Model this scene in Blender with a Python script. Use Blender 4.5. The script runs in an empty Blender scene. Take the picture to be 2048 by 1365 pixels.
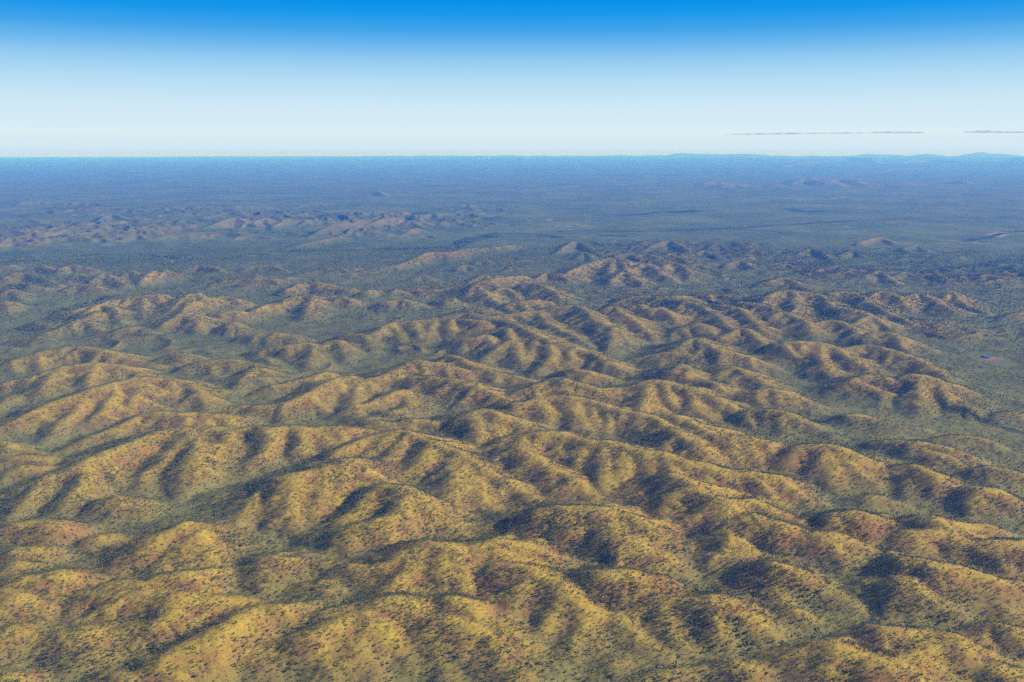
# Low hills of a dry savanna seen from the air, with a hazy plain reaching to the horizon.
import bpy, math, random
import numpy as np
from mathutils import Vector, Matrix

sc = bpy.context.scene
COL = sc.collection
rng = np.random.default_rng(11)
random.seed(5)

# ------------------------------------------------------------------ camera
H = 900.0                     # metres above the plain
F = 2000.0                    # focal length in pixels of the 2048 px wide photograph
EYE = 302.0                   # picture row of the true eye level
PITCH = math.atan((682.5 - EYE) / F)
cam_d = bpy.data.cameras.new('camera')
cam_d.sensor_width = 36.0
cam_d.lens = F / 2048.0 * 36.0
cam_d.clip_start = 1.0
cam_d.clip_end = 400000.0
cam = bpy.data.objects.new('camera', cam_d)
COL.objects.link(cam)
cam.location = (0, 0, H)
cam.rotation_euler = (math.pi / 2 - PITCH, 0, 0)
sc.camera = cam

# ------------------------------------------------------------------ light
SUN_EL, SUN_AZ = math.radians(29), math.radians(89)     # azimuth: clockwise from +Y (straight ahead)
sc.view_settings.view_transform = 'Standard'
sc.view_settings.look = 'None'
sc.view_settings.gamma = 1.0
sc.view_settings.use_curve_mapping = False
EXPO = 0.85
sc.view_settings.exposure = EXPO
sdir = Vector((math.sin(SUN_AZ) * math.cos(SUN_EL), math.cos(SUN_AZ) * math.cos(SUN_EL), math.sin(SUN_EL)))
sun_d = bpy.data.lights.new('sun', 'SUN')
sun_d.energy = 3.9
sun_d.angle = math.radians(0.5)
sun_d.color = (1.0, 0.91, 0.84)
sun = bpy.data.objects.new('sun', sun_d)
COL.objects.link(sun)
sun.rotation_euler = sdir.to_track_quat('Z', 'Y').to_euler()
sun.location = (3000, 1500, 3000)

def lin(c):
    return tuple(((v / 255 / 12.92) if v <= 10 else ((v / 255 + 0.055) / 1.055) ** 2.4) for v in c)

world = bpy.data.worlds.new('World')
sc.world = world
world.use_nodes = True
nt = world.node_tree
bgn = nt.nodes['Background']
skyt = nt.nodes.new('ShaderNodeTexSky')
skyt.sky_type = 'NISHITA'
skyt.sun_disc = False
skyt.sun_elevation = SUN_EL
skyt.sun_rotation = SUN_AZ
skyt.altitude = 900
SKY_S = 0.055
# the clear air close to the horizon: pale low down, deep blue from some eight degrees up
tc = nt.nodes.new('ShaderNodeTexCoord')
sep = nt.nodes.new('ShaderNodeSeparateXYZ')
nt.links.new(tc.outputs['Generated'], sep.inputs[0])
mr = nt.nodes.new('ShaderNodeMapRange')
mr.inputs['From Min'].default_value = -0.012
mr.inputs['From Max'].default_value = 0.188
nt.links.new(sep.outputs['Z'], mr.inputs['Value'])
ramp = nt.nodes.new('ShaderNodeValToRGB')
cr = ramp.color_ramp
stops = [(316, (186, 224, 250)), (306, (192, 226, 249)), (294, (210, 232, 243)), (280, (212, 233, 242)), (266, (218, 238, 244)), (210, (205, 232, 246)), (165, (182, 221, 244)),
         (125, (150, 205, 241)), (95, (112, 185, 238)), (62, (66, 164, 234)), (30, (26, 153, 235)), (0, (3, 143, 232)), (-90, (0, 104, 205))]
while len(cr.elements) < len(stops):
    cr.elements.new(0.5)
for e, (row, c) in zip(cr.elements, stops):
    a = math.atan((682.5 - row) / F) - PITCH
    e.position = max(0.0, (math.sin(a) + 0.012) / 0.20)
    k = 2 ** -EXPO / SKY_S
    l = lin(c)
    e.color = (l[0] * k, l[1] * k, l[2] * k, 1)
nt.links.new(mr.outputs[0], ramp.inputs[0])
mr2 = nt.nodes.new('ShaderNodeMapRange')
mr2.interpolation_type = 'SMOOTHSTEP'
mr2.inputs['From Min'].default_value = 0.16
mr2.inputs['From Max'].default_value = 0.36
nt.links.new(sep.outputs['Z'], mr2.inputs['Value'])
mix = nt.nodes.new('ShaderNodeMix')
mix.data_type = 'RGBA'
nt.links.new(mr2.outputs[0], mix.inputs['Factor'])
nt.links.new(ramp.outputs['Color'], mix.inputs['A'])
nt.links.new(skyt.outputs[0], mix.inputs['B'])
nt.links.new(mix.outputs['Result'], bgn.inputs['Color'])
bgn.inputs['Strength'].default_value = SKY_S

sc.cycles.volume_bounces = 1
sc.cycles.max_bounces = 5
sc.cycles.diffuse_bounces = 2
sc.cycles.transparent_max_bounces = 12
sc.cycles.use_denoising = False
sc.cycles.sample_clamp_indirect = 3.0

# ------------------------------------------------------------------ helpers
def tag(o, label=None, cat=None, group=None, kind=None):
    if label: o['label'] = label
    if cat: o['category'] = cat
    if group: o['group'] = group
    if kind: o['kind'] = kind
    return o

SP, CP = math.sin(PITCH), math.cos(PITCH)
def ground(px, py, h=0.0):
    """the point of the country seen at a picture position, at height h"""
    u, v = (px - 1024.0) / F, (682.5 - py) / F
    dx, dy, dz = u, CP + v * SP, -SP + v * CP
    t = (H - h) / max(1e-5, -dz)
    return dx * t, dy * t

def hash2(ix, iy, seed):
    n = (ix.astype(np.int64) * 374761393 + iy.astype(np.int64) * 668265263 + seed * 974634533) & 0x7fffffff
    n = ((n ^ (n >> 13)) * 1274126177) & 0x7fffffff
    return ((n ^ (n >> 16)) & 0xffff).astype(np.float32) / 65535.0

def vnoise(x, y, seed=0):
    """smooth value noise, about -1 .. 1"""
    fx, fy = np.floor(x), np.floor(y)
    tx, ty = (x - fx).astype(np.float32), (y - fy).astype(np.float32)
    tx = tx * tx * tx * (tx * (tx * 6 - 15) + 10)
    ty = ty * ty * ty * (ty * (ty * 6 - 15) + 10)
    ix, iy = fx.astype(np.int64), fy.astype(np.int64)
    a, b = hash2(ix, iy, seed), hash2(ix + 1, iy, seed)
    c, d = hash2(ix, iy + 1, seed), hash2(ix + 1, iy + 1, seed)
    return ((a + (b - a) * tx) * (1 - ty) + (c + (d - c) * tx) * ty) * 2 - 1

def fbm(x, y, octaves, seed=0, gain=0.5):
    s, a, t = 0, 1.0, 0
    for o in range(octaves):
        s = s + a * vnoise(x * 2 ** o + 17.3 * o, y * 2 ** o - 9.1 * o, seed + o)
        t += a
        a *= gain
    return s / t

def sstep(a, b, x):
    t = np.clip((x - a) / (b - a), 0, 1)
    return t * t * (3 - 2 * t)
# ------------------------------------------------------------------ the hills
# Crest lines and spurs: "x,y,height" along each line, read off enlarged windows of the photograph
# (window origin and scale below) and laid out on the ground with their real heights.
WIN = {'A1': (0, 200, 2.9257), 'A2': (680, 200, 2.9257), 'A3': (1348, 200, 2.9257),
       'B1': (0, 620, 2.9257), 'B2': (680, 620, 2.9257), 'B3': (1348, 620, 2.9257),
       'D1': (0, 1000, 3.74), 'D2': (500, 1000, 3.74), 'D3': (1000, 1000, 3.74), 'D4': (1548, 1000, 3.74),
       'E': (900, 560, 4.096)}
RIDGES = {
'A1': """0,980,40 60,965,60 100,975,40; 170,985,35 250,968,60 330,1000,30; 30,1040,50 100,1010,60; 350,990,50 420,965,75 520,980,60
540,1060,40 600,1020,75 660,1030,65 730,1080,30; 830,1060,40 900,1000,90 980,1000,90 1050,1030,40; 1060,995,40 1180,965,75 1270,980,65 1310,1000,35
1420,990,30 1500,970,55 1600,970,55 1650,990,30; 0,1080,60 80,1070,75 180,1090,65 330,1100,40; 20,1140,50 60,1110,75 120,1150,50
380,1110,40 460,1080,60 560,1090,60 640,1110,30; 0,1190,50 50,1180,60 60,1220,30; 330,1250,40 450,1230,65 640,1180,85 780,1150,105 900,1140,115 980,1145,105 1040,1180,50
1000,1230,60 1080,1160,110 1140,1130,130 1210,1165,105 1300,1150,80 1400,1170,70; 1140,1130,125 1100,1200,90 1060,1260,60; 640,1180,80 600,1240,50; 860,1140,105 840,1210,60 830,1240,45
200,1300,50 330,1320,60 480,1290,75 560,1240,85; 500,1250,70 580,1200,90 660,1210,85 700,1290,50; 1680,1110,60 1780,1070,85 1880,1070,85 1950,1090,60
1600,1210,60 1700,1160,90 1780,1140,105 1830,1160,95 1800,1250,50; 1830,1160,80 1950,1150,90 2048,1160,90; 1880,1100,60 2048,1100,70; 1020,1290,70 1100,1250,90 1170,1280,70 1150,1340,45
230,1100,30 300,1075,55 350,1080,40; 150,1010,40 220,1030,55 300,1060,35; 430,1040,45 470,1015,70 520,1050,40; 700,1040,30 760,1000,60 800,1030,40
1250,1250,60 1330,1235,75 1420,1240,65; 1480,1240,55 1560,1200,70 1640,1190,60""",
'A1f': """220,700,60 330,690,80 420,700,60; 560,700,60 640,660,110 700,665,100 760,690,60; 820,700,60 860,680,90 920,700,50; 930,730,50 1000,700,70 1060,715,40
1200,690,60 1320,645,110 1400,660,95 1480,690,70 1560,680,80; 1180,740,70 1350,680,110 1430,700,90 1500,730,50; 1490,720,70 1550,680,110 1600,730,50
1590,735,70 1680,700,95 1780,690,105 1740,740,40; 1810,795,50 1900,740,100 2000,715,115 2048,710,115; 850,820,40 1050,780,65 1300,760,80 1480,780,65 1600,810,30
460,800,40 600,790,60 800,790,30; 1690,860,40 1850,820,70 2000,790,70; 0,830,50 60,790,80 110,830,40; 100,600,60 200,585,90 300,595,60; 350,600,60 480,590,90 640,610,50
700,640,50 830,635,80 930,650,40; 1250,640,60 1330,630,80 1420,650,50; 1750,650,60 1820,635,90 1900,660,60; 100,705,40 180,690,70 260,720,40; 280,770,30 340,755,60 410,775,30
1000,740,60 1080,690,90 1150,720,50; 640,740,40 760,715,70 850,740,40; 1640,775,40 1700,765,60 1760,790,30""",
'A2f': """0,740,80 80,710,105 160,690,115 240,690,115 310,700,90; 150,740,50 210,705,100 280,685,115 340,690,100 350,725,50; 380,730,50 430,700,95 480,745,40; 470,730,50 490,700,95 570,745,30
400,650,70 470,640,95 540,645,95 650,690,40; 370,780,40 440,745,75 520,775,30; 690,620,60 750,600,90 785,640,40; 180,545,50 235,530,100 280,555,50; 640,368,80 665,352,200 710,362,160 725,370,60; 560,680,60 600,660,80 680,680,40
1250,750,20 1310,730,50 1360,740,20; 1370,745,25 1420,725,50 1470,740,20""",
'A3f': """180,492,60 215,475,120 255,472,130 285,495,50; 285,515,50 310,495,90 380,490,90 410,512,50; 440,505,50 520,495,80 610,497,80 640,510,40; 690,490,60 740,470,110 790,455,140 850,475,120 960,464,130 1060,472,120 1120,490,60
1130,500,60 1200,490,90 1290,492,80 1400,480,110 1450,492,60; 1670,480,60 1690,470,110 1710,482,60; 640,385,120 740,362,240 830,345,330 920,338,380 1010,336,380 1100,340,360 1150,348,300 1200,372,140
1220,372,120 1400,352,250 1520,350,250 1700,358,220 1900,345,280 2048,350,260; 1650,322,260 1700,314,380 1750,306,480 1800,314,380 1880,316,350 1950,322,250; 1050,322,260 1100,316,330 1200,320,300 1290,322,240; 1370,322,240 1430,316,330 1500,320,260
0,312,350 150,316,330 250,318,300 400,316,320 500,319,280; 1180,420,60 1300,400,110 1400,395,110; 300,400,60 430,395,100 560,400,70; 860,500,40 920,480,70 980,505,40""",
'A2': """180,990,20 350,960,50 450,920,75 520,895,85 650,890,85 750,870,85 900,860,60 1020,850,45; 790,950,30 840,935,50 880,950,30; 940,935,30 1010,915,55 1100,940,30; 690,985,30 740,965,45 790,985,25; 970,995,30 1010,975,45 1040,995,30
420,1045,20 480,1025,45 540,1045,20; 760,1060,30 840,1025,60 870,1045,40; 900,1040,30 930,1025,40 960,1045,25; 1250,905,30 1300,870,55 1360,830,80 1430,840,75 1500,890,50 1540,910,30; 1390,925,30 1430,890,65 1480,930,30
1770,890,30 1830,850,65 1930,820,95 2000,850,75 2048,880,60; 1280,1040,50 1380,990,80 1440,960,105 1530,935,125 1600,925,135 1680,940,125 1720,990,75; 1600,930,120 1580,1000,80; 1660,950,115 1690,1010,80 1760,1040,60 1790,1075,40
1150,1050,50 1210,1015,85 1300,1020,85 1420,1035,55; 770,1090,50 850,1055,95 950,1040,95 1080,1030,80; 690,1130,50 760,1095,90; 100,1140,30 160,1115,65 230,1120,50; 270,1130,40 330,1110,65 370,1130,40
580,1170,60 650,1160,80; 260,1190,60 350,1165,85 420,1180,70; 700,1235,50 800,1215,75 880,1225,60; 560,1290,80 620,1265,100 700,1250,110 830,1260,115 910,1290,110; 1700,1000,70 1770,960,115 1830,970,110 1880,1010,80 1950,1050,40
1890,1000,80 1920,960,115 1990,960,115 2040,1000,90; 1600,1195,40 1700,1150,75 1850,1150,85 2048,1150,90; 1590,1055,70 1650,1010,95 1730,1040,80 1770,1080,50; 1340,970,35 1400,960,45; 430,1090,30 540,1075,45 620,1090,30""",
'A3': """0,970,60 40,980,75 100,1040,45; 490,1085,45 560,1060,80 650,1040,95 720,1070,75 810,1110,40; 200,875,40 250,840,65 310,870,40; 0,840,65 40,870,40; 720,905,40 800,870,65 880,890,65 940,950,30
1080,835,50 1200,805,90 1280,830,60; 1120,1040,40 1200,1000,65 1290,1060,40; 1290,1040,40 1350,1010,60 1440,1050,30; 1900,1300,20 2000,1250,65 2100,1240,75; 420,900,40 470,870,60 520,900,40; 130,900,40 180,880,55 240,910,35
820,1010,40 880,985,55 960,1030,30; 980,910,40 1040,880,60 1100,905,40; 1340,870,40 1420,850,60 1480,880,30; 570,900,35 640,880,50 700,910,30; 300,960,40 400,940,60 470,980,35; 580,980,35 660,960,50 740,1000,30
30,1170,140 130,1190,135 220,1240,120 310,1310,100 340,1346,90; 260,1200,130 380,1215,130 460,1280,110 520,1346,85; 400,1180,130 500,1195,130 610,1230,125 700,1255,120 800,1310,75
520,1190,90 560,1140,130 640,1115,140 700,1120,140 850,1140,125 920,1200,105 960,1215,105; 700,1120,135 720,1200,95 700,1240,90; 920,1135,115 1000,1120,130 1080,1140,125 1150,1190,100; 1150,1150,100 1220,1120,125 1310,1150,110 1360,1200,75
1310,1155,100 1400,1140,105 1450,1130,110 1560,1190,85 1640,1240,55; 1580,1160,70 1630,1120,95 1700,1190,60 1830,1240,25; 1150,1190,100 1250,1240,90 1400,1310,60 1450,1340,40; 920,1210,110 1010,1220,110 1100,1240,100 1200,1290,80 1300,1330,60""",
'B1': """0,330,60 80,300,80 150,270,95 300,235,112 450,215,122 600,240,112 750,280,92 900,320,70 1010,350,40; 0,440,60 100,410,75 200,390,90 400,330,115 560,315,122 700,325,112 860,375,82 960,390,60; 330,350,105 260,460,70 200,510,40; 560,315,118 530,410,80 500,490,45
0,700,50 150,620,80 330,540,105 500,480,122 640,430,132 800,400,134 950,400,124 1080,420,104 1170,480,84 1210,570,45; 560,470,118 430,600,80 300,730,40; 680,450,118 600,590,80 480,680,45; 800,400,130 800,480,105 760,550,80
850,600,90 1000,610,100 1200,610,98 1330,615,92 1420,640,65; 1050,690,100 1280,690,105 1330,700,85; 1000,610,95 850,620,88 700,680,72 500,760,52 350,840,30; 0,1090,40 200,1010,72 400,940,92 500,890,104 700,800,114 850,740,120 960,705,124 1060,690,122
1060,760,112 980,850,90 880,960,60 800,1060,38; 500,890,104 480,1000,82 430,1110,62 330,1200,40; 300,980,82 250,1010,76 150,1120,55 60,1210,38; 1060,690,120 1150,790,112 1100,900,85 1060,1080,40; 1150,790,112 1140,930,80 1130,1010,55; 1330,700,100 1330,780,92 1240,870,75 1300,960,50
1330,720,100 1460,690,105 1560,700,112 1540,830,80 1430,960,45; 1560,700,112 1700,680,112 1780,700,108 1770,800,80 1700,870,50; 1780,700,108 1900,690,108 2048,690,108; 0,860,50 150,860,64 300,870,56 355,890,36; 0,770,62 60,790,60 300,840,36
1220,1090,40 1500,1060,70 1640,980,112 1750,965,122 1900,920,132 2048,880,140; 1750,970,120 1700,1100,90 1750,1230,60 1780,1300,40; 1900,930,128 1900,1050,98 1850,1180,68; 1540,1050,80 1450,1150,66 1400,1290,46; 590,1140,60 700,1095,80 800,1120,64 800,1200,38; 0,1290,60 150,1260,74 300,1240,80 430,1285,55
900,320,40 960,280,66 1060,255,84 1200,280,55; 1030,375,45 1100,335,70 1170,310,88 1350,290,92 1450,310,80 1600,330,62; 1380,470,50 1480,345,92 1560,360,78 1600,385,50; 1360,410,60 1520,400,72 1650,400,55; 1430,150,60 1600,140,80 1740,150,66
1500,240,50 1700,210,86 1830,200,94 1810,300,60; 1870,240,60 1950,180,94 2010,200,86 2030,290,45; 1640,445,50 1780,400,80 1920,370,88 1950,400,60; 1200,590,50 1400,565,62 1600,560,74 1740,520,88 1900,430,100 2048,390,106; 900,130,40 1000,60,75 1060,30,85 1150,60,80 1170,110,45
100,170,40 230,160,60 350,180,40; 0,215,55 80,220,50; 280,130,50 400,90,75 480,60,85 600,120,45; 640,130,50 720,110,75 820,100,70 860,150,45; 1340,100,60 1380,70,80 1410,110,50; 0,550,45 60,500,60; 1500,480,45 1620,440,65 1700,440,60
1550,280,60 1600,310,60; 0,960,45 100,930,60 230,920,62 330,930,40""",
'B2': """340,340,110 430,300,130 560,310,124 700,340,104; 0,160,60 60,140,84 140,150,84 200,240,45; 190,140,90 300,80,108 440,65,116 560,50,122 700,55,125 830,60,140; 310,85,105 380,200,50; 440,70,114 460,130,85 480,195,45; 650,60,122 660,110,95 710,140,50; 560,50,120 540,110,90 500,190,50
0,820,96 200,740,104 330,710,116 420,720,118 560,780,114 640,810,110 760,870,102 860,940,92 960,1000,80 1060,1050,68 1130,1100,58 1220,1175,45; 330,710,116 250,770,100 130,900,60; 400,720,116 330,830,90 160,1000,45; 560,780,114 500,870,98 420,930,80 370,1010,50; 700,840,106 640,960,85 640,1040,60 590,1130,40
760,870,104 700,960,92 720,1040,85 790,1010,78; 790,980,85 830,1090,72 930,1150,58 1010,1210,48; 690,940,96 660,1060,82 700,1180,60 790,1200,50; 60,880,132 120,950,100 145,1040,50; 0,880,138 60,880,134
0,1290,66 230,1050,112 300,1035,122 350,1040,122 450,1100,114 540,1180,95 600,1220,80 700,1290,60; 350,1040,122 370,1150,108 380,1240,90 440,1330,60; 240,1050,112 150,1150,90 60,1190,72
960,760,92 1060,740,104 1180,715,118 1270,725,116 1430,765,116 1560,770,120 1660,800,120 1760,830,122 1880,840,122 1990,890,112 2060,925,108; 1000,750,95 930,830,70 890,870,45; 1060,740,104 1090,830,100 1200,900,94 1330,960,86 1390,1010,78 1480,1080,64 1570,1145,45; 1200,900,90 1080,950,65 1030,1010,45
1280,725,112 1300,830,85 1310,890,60; 1430,765,114 1410,850,90 1380,980,50; 1560,770,118 1560,900,95 1560,1040,70 1550,1100,45; 1660,800,118 1660,950,90 1570,1100,50; 1790,835,120 1840,960,95 1740,1080,60 1700,1170,45; 1900,845,120 1990,970,112 2048,1010,115; 1950,960,112 1910,1080,80 1850,1180,55
830,1180,40 1010,1210,68 1200,1180,100 1400,1155,124 1520,1170,124 1600,1200,114 1720,1230,112 1830,1290,92 1900,1340,72; 80,640,40 160,630,55 230,640,50; 600,650,70 640,640,78 760,600,100 860,590,114; 790,610,108 800,720,85 890,860,45; 860,590,114 920,700,90 960,790,55; 660,640,80 620,700,60 620,750,45
0,600,45 60,570,70 200,540,75 330,480,92 390,480,88 430,580,50; 230,600,55 320,590,70 420,560,60; 130,660,60 250,660,75 350,660,72 450,640,80 540,660,72 590,730,50; 0,480,60 100,430,85 200,400,95 350,350,108; 100,430,85 90,560,50; 450,390,100 620,400,108 740,430,104 860,470,92 1000,540,70""",
'E': """150,60,60 190,45,122 250,70,112 330,130,80 410,195,40; 350,100,65 430,65,92 500,80,82 560,150,45; 570,90,60 610,40,112 740,40,118 830,80,100 900,140,75 970,180,45; 440,225,50 560,180,84 700,165,90 830,190,66
740,250,110 830,225,130 1000,210,142 1090,230,142 1170,320,132 1240,345,132 1330,390,116 1400,450,90 1510,565,45; 1330,390,114 1330,500,88 1290,625,40; 740,250,110 780,330,108 900,400,98 1000,450,86 1100,510,70 1170,575,45
260,320,120 420,330,130 560,370,136 700,440,126 860,510,116 1000,550,106 1150,590,96 1280,660,86 1420,730,70 1570,775,45; 260,320,110 410,290,120 560,270,124 740,250,112; 480,400,122 520,500,106 580,640,72 605,710,40; 480,500,110 400,560,90 250,690,45; 700,440,122 700,540,95 650,640,60; 820,530,112 830,640,80 720,750,45; 1010,560,102 990,650,75 940,700,55
60,490,90 200,470,110 290,450,116 350,510,100 345,580,65; 0,620,100 100,650,102 250,720,92 400,770,78 560,800,68 690,825,60; 930,765,50 1000,735,80 1100,740,84 1200,780,72 1320,835,40; 460,995,65 640,900,102 820,820,126 900,815,132 1040,850,122 1190,890,106 1390,890,88; 900,815,128 960,900,110
450,1000,90 600,1000,106 760,960,116 900,950,120 1060,970,120 1200,1010,116 1380,1060,112 1480,1080,110 1620,1110,112 1760,1180,110 1900,1250,106 2048,1330,102; 540,1005,104 560,1090,75 570,1150,50; 740,970,112 800,1080,85 840,1195,50; 1000,970,116 1060,1120,85 1180,1300,50; 1140,1000,112 1180,1130,85 1280,1290,50
1290,1040,110 1310,1180,80 1300,1310,45; 1410,1070,108 1440,1170,85 1410,1320,45; 1560,1100,110 1560,1220,85 1570,1364,50; 1680,1140,110 1680,1270,85 1650,1400,50; 1370,920,75 1560,850,112 1680,820,127 1800,840,122 1900,880,112 2048,890,102; 1620,860,115 1620,960,100 1590,1040,85; 1760,870,115 1830,1000,85 1880,1090,50
1450,665,45 1770,600,92 1900,540,116 2000,490,130 2060,475,142; 1750,725,75 1880,700,112 1960,720,106 2010,800,70; 1230,300,80 1260,250,115 1300,230,132 1350,220,134 1430,270,127 1530,350,110 1640,430,80 1690,470,50; 1400,300,110 1420,420,75 1500,520,45; 1480,230,100 1560,200,118 1600,260,100
1560,290,85 1640,240,122 1740,230,127 1800,270,116 1850,340,70; 1340,195,60 1500,140,98 1640,140,112 1860,160,122 1900,230,100 2000,280,90 2060,305,80; 110,1120,108 230,1085,116 330,1080,120 400,1120,116 520,1160,106 690,1210,96 900,1270,86; 200,1120,114 240,1250,90 310,1360,55; 400,1120,112 440,1250,80 450,1330,50; 0,300,100 150,280,112 260,310,112; 100,330,100 110,440,50
1820,480,50 1880,400,90 1930,420,85 1990,480,50; 650,930,70 800,900,80""",
'B3': """70,95,105 150,80,120 200,110,105 270,195,60; 290,160,95 380,110,125 440,120,124 500,170,100 575,245,50; 590,40,120 640,15,135 740,50,118 800,90,100 820,165,45; 800,80,100 930,60,114 1000,80,106 1080,130,85 1125,175,50; 1060,80,95 1140,40,112 1200,60,102 1260,105,70; 1120,165,75 1180,135,98 1280,140,98 1340,180,80 1460,215,45
580,210,110 640,190,130 740,185,135 860,195,127 960,230,112 1060,300,92 1150,325,65; 1000,230,100 1130,205,117 1250,230,112 1400,280,96 1500,330,80 1600,410,45; 860,200,122 860,280,92 910,350,72 910,410,40; 0,250,100 60,200,130 130,165,147 190,190,142 280,230,122 380,260,102 480,290,80 580,345,45; 250,345,92 330,335,107 430,370,97 560,430,70 700,495,35
0,345,105 50,325,114 90,350,102 100,400,80 250,430,90 340,515,50; 370,505,65 480,480,92 560,460,104 650,480,97 760,530,70 865,605,35; 940,475,55 1060,410,97 1150,380,114 1250,400,102 1290,470,60; 1060,410,97 1180,470,75 1220,550,45; 1300,475,55 1380,390,112 1450,385,118 1550,420,102 1610,510,80 1600,600,40; 1450,385,115 1440,500,85 1420,610,45; 1550,420,102 1680,460,70 1765,525,45
1650,595,45 1710,555,70 1805,645,30; 400,640,55 440,600,80 500,585,92 620,590,96 720,630,78 810,695,45; 950,645,45 1080,610,72 1250,655,45; 0,440,115 100,460,112 200,500,100 330,560,80 460,635,45; 100,460,110 130,560,80 210,640,50; 0,615,120 80,640,122 200,720,112 330,745,114 430,745,114 520,770,102 600,800,80; 330,745,112 360,850,80 400,930,50; 430,755,110 470,850,80 540,940,45; 540,780,96 620,880,70 670,960,40; 230,730,108 260,820,80
0,700,120 120,770,112 220,840,92 330,905,50; 0,870,120 80,900,122 180,910,120 300,950,114 420,960,112 580,965,107 660,1000,85 760,1045,50; 180,910,116 160,980,95; 640,920,55 670,870,85 720,810,112 800,795,122 950,800,127 1040,840,112 1120,890,92 1225,955,50; 810,800,116 850,900,85 830,960,65 770,1000,45; 950,820,117 1060,930,85 1180,1060,40; 900,810,118 930,950,80 960,1060,45
1180,775,55 1350,770,76 1500,780,80 1650,830,74 1800,900,45; 1300,945,65 1420,920,94 1520,960,98 1560,1010,82 1630,1065,50; 1420,920,92 1380,1020,65 1330,1080,45; 1690,1090,50 1730,1060,80 1800,1050,92 1880,1050,92 1960,1090,76 2040,1130,55; 0,960,135 80,1010,132 160,1060,127 270,1110,122 350,1160,107 430,1220,87 500,1300,60 570,1350,35; 340,1120,110 450,1120,107 560,1180,97 640,1245,60
640,1290,50 700,1240,70; 1400,800,60 1560,850,70 1650,900,55; 1540,760,50 1700,740,60 1850,770,50; 1850,640,40 1950,600,60 2060,610,50; 1750,950,50 1900,930,75 2040,960,60; 1200,700,35 1330,680,50 1480,700,40; 1050,1130,45 1150,1100,60 1300,1130,45; 820,700,40 900,720,45""",
'D1': """0,220,60 150,195,82 280,180,88 400,165,94 440,190,82 550,275,45; 280,180,85 270,270,60 250,330,45; 0,385,65 130,365,80 280,358,76 330,390,50; 0,630,75 120,615,84 250,570,92 420,535,100 540,590,82 650,640,50; 420,540,96 330,650,70 250,740,50; 0,715,75 100,720,82 200,770,74 300,830,60 340,910,35
620,690,55 850,640,82 1100,630,90 1250,570,95 1370,550,100 1470,590,88 1550,655,55; 500,760,50 650,710,72 830,700,82 1000,700,90 1300,715,96 1500,735,88 1700,735,84 1870,755,74; 900,570,42 1000,420,72 1080,350,88 1200,260,104 1390,175,114; 1080,590,35 1180,500,60 1290,400,76 1400,320,92 1480,240,105
1300,715,94 1250,860,82 1100,930,70 900,975,55; 1100,1300,60 1250,1200,78 1400,1100,88 1600,1000,98 1750,920,98 1870,850,88; 1600,1000,98 1620,1150,75 1560,1300,55; 240,1055,40 450,1000,66 650,975,74 800,990,60; 0,1310,60 100,1315,64 200,1360,40; 500,1180,50 700,1150,60 850,1190,45; 650,300,50 760,270,66 880,300,45
950,30,70 1050,60,60; 0,500,55 150,480,64 300,500,50; 0,1010,70 100,960,74 180,1000,60; 820,1330,50 980,1330,60""",
'D2': """620,505,55 800,490,78 900,495,82 1050,470,88 1200,390,104 1300,345,114 1420,340,117 1500,360,113 1620,360,106 1700,330,112 1870,308,112; 1300,345,112 1200,500,90 1050,640,78 900,740,66; 1500,360,112 1560,500,90 1600,620,75; 1160,-20,122 1180,70,112 1190,160,92 1230,280,60 1290,345,60; 440,275,45 640,235,72 800,205,94 960,165,106 1120,80,114; 800,205,92 760,330,70 680,420,45
0,440,60 100,430,74 230,435,84 330,440,80 410,470,50; 530,465,60 620,465,64 700,485,40; 160,450,78 180,600,60 120,680,45; 250,905,55 500,860,78 700,800,90 860,770,96 1000,750,106 1130,745,106 1230,780,90 1285,825,55; 1440,745,82 1550,725,98 1650,770,88 1700,860,84 1870,955,72; 1340,880,82 1480,890,94 1600,950,90 1750,1020,82 1870,1100,74
0,830,80 200,790,86 300,820,74 430,855,40; 230,1065,65 400,1030,82 560,980,90 750,870,92 870,855,94 960,920,88 1040,1000,78 1130,1110,62 1200,1190,52 1290,1300,35; 560,980,88 560,1120,70 600,1250,55; 870,860,90 850,1000,78 860,1150,65 900,1290,50; 0,1155,60 110,1150,64 180,1230,52 265,1345,35; 400,640,60 560,640,66 700,700,50; 1000,750,104 1030,860,85 1100,960,65
1380,890,85 1400,1050,70 1450,1200,55 1500,1340,45; 1600,950,86 1680,1100,66 1760,1250,55; 650,1250,58 750,1180,66""",
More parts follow.
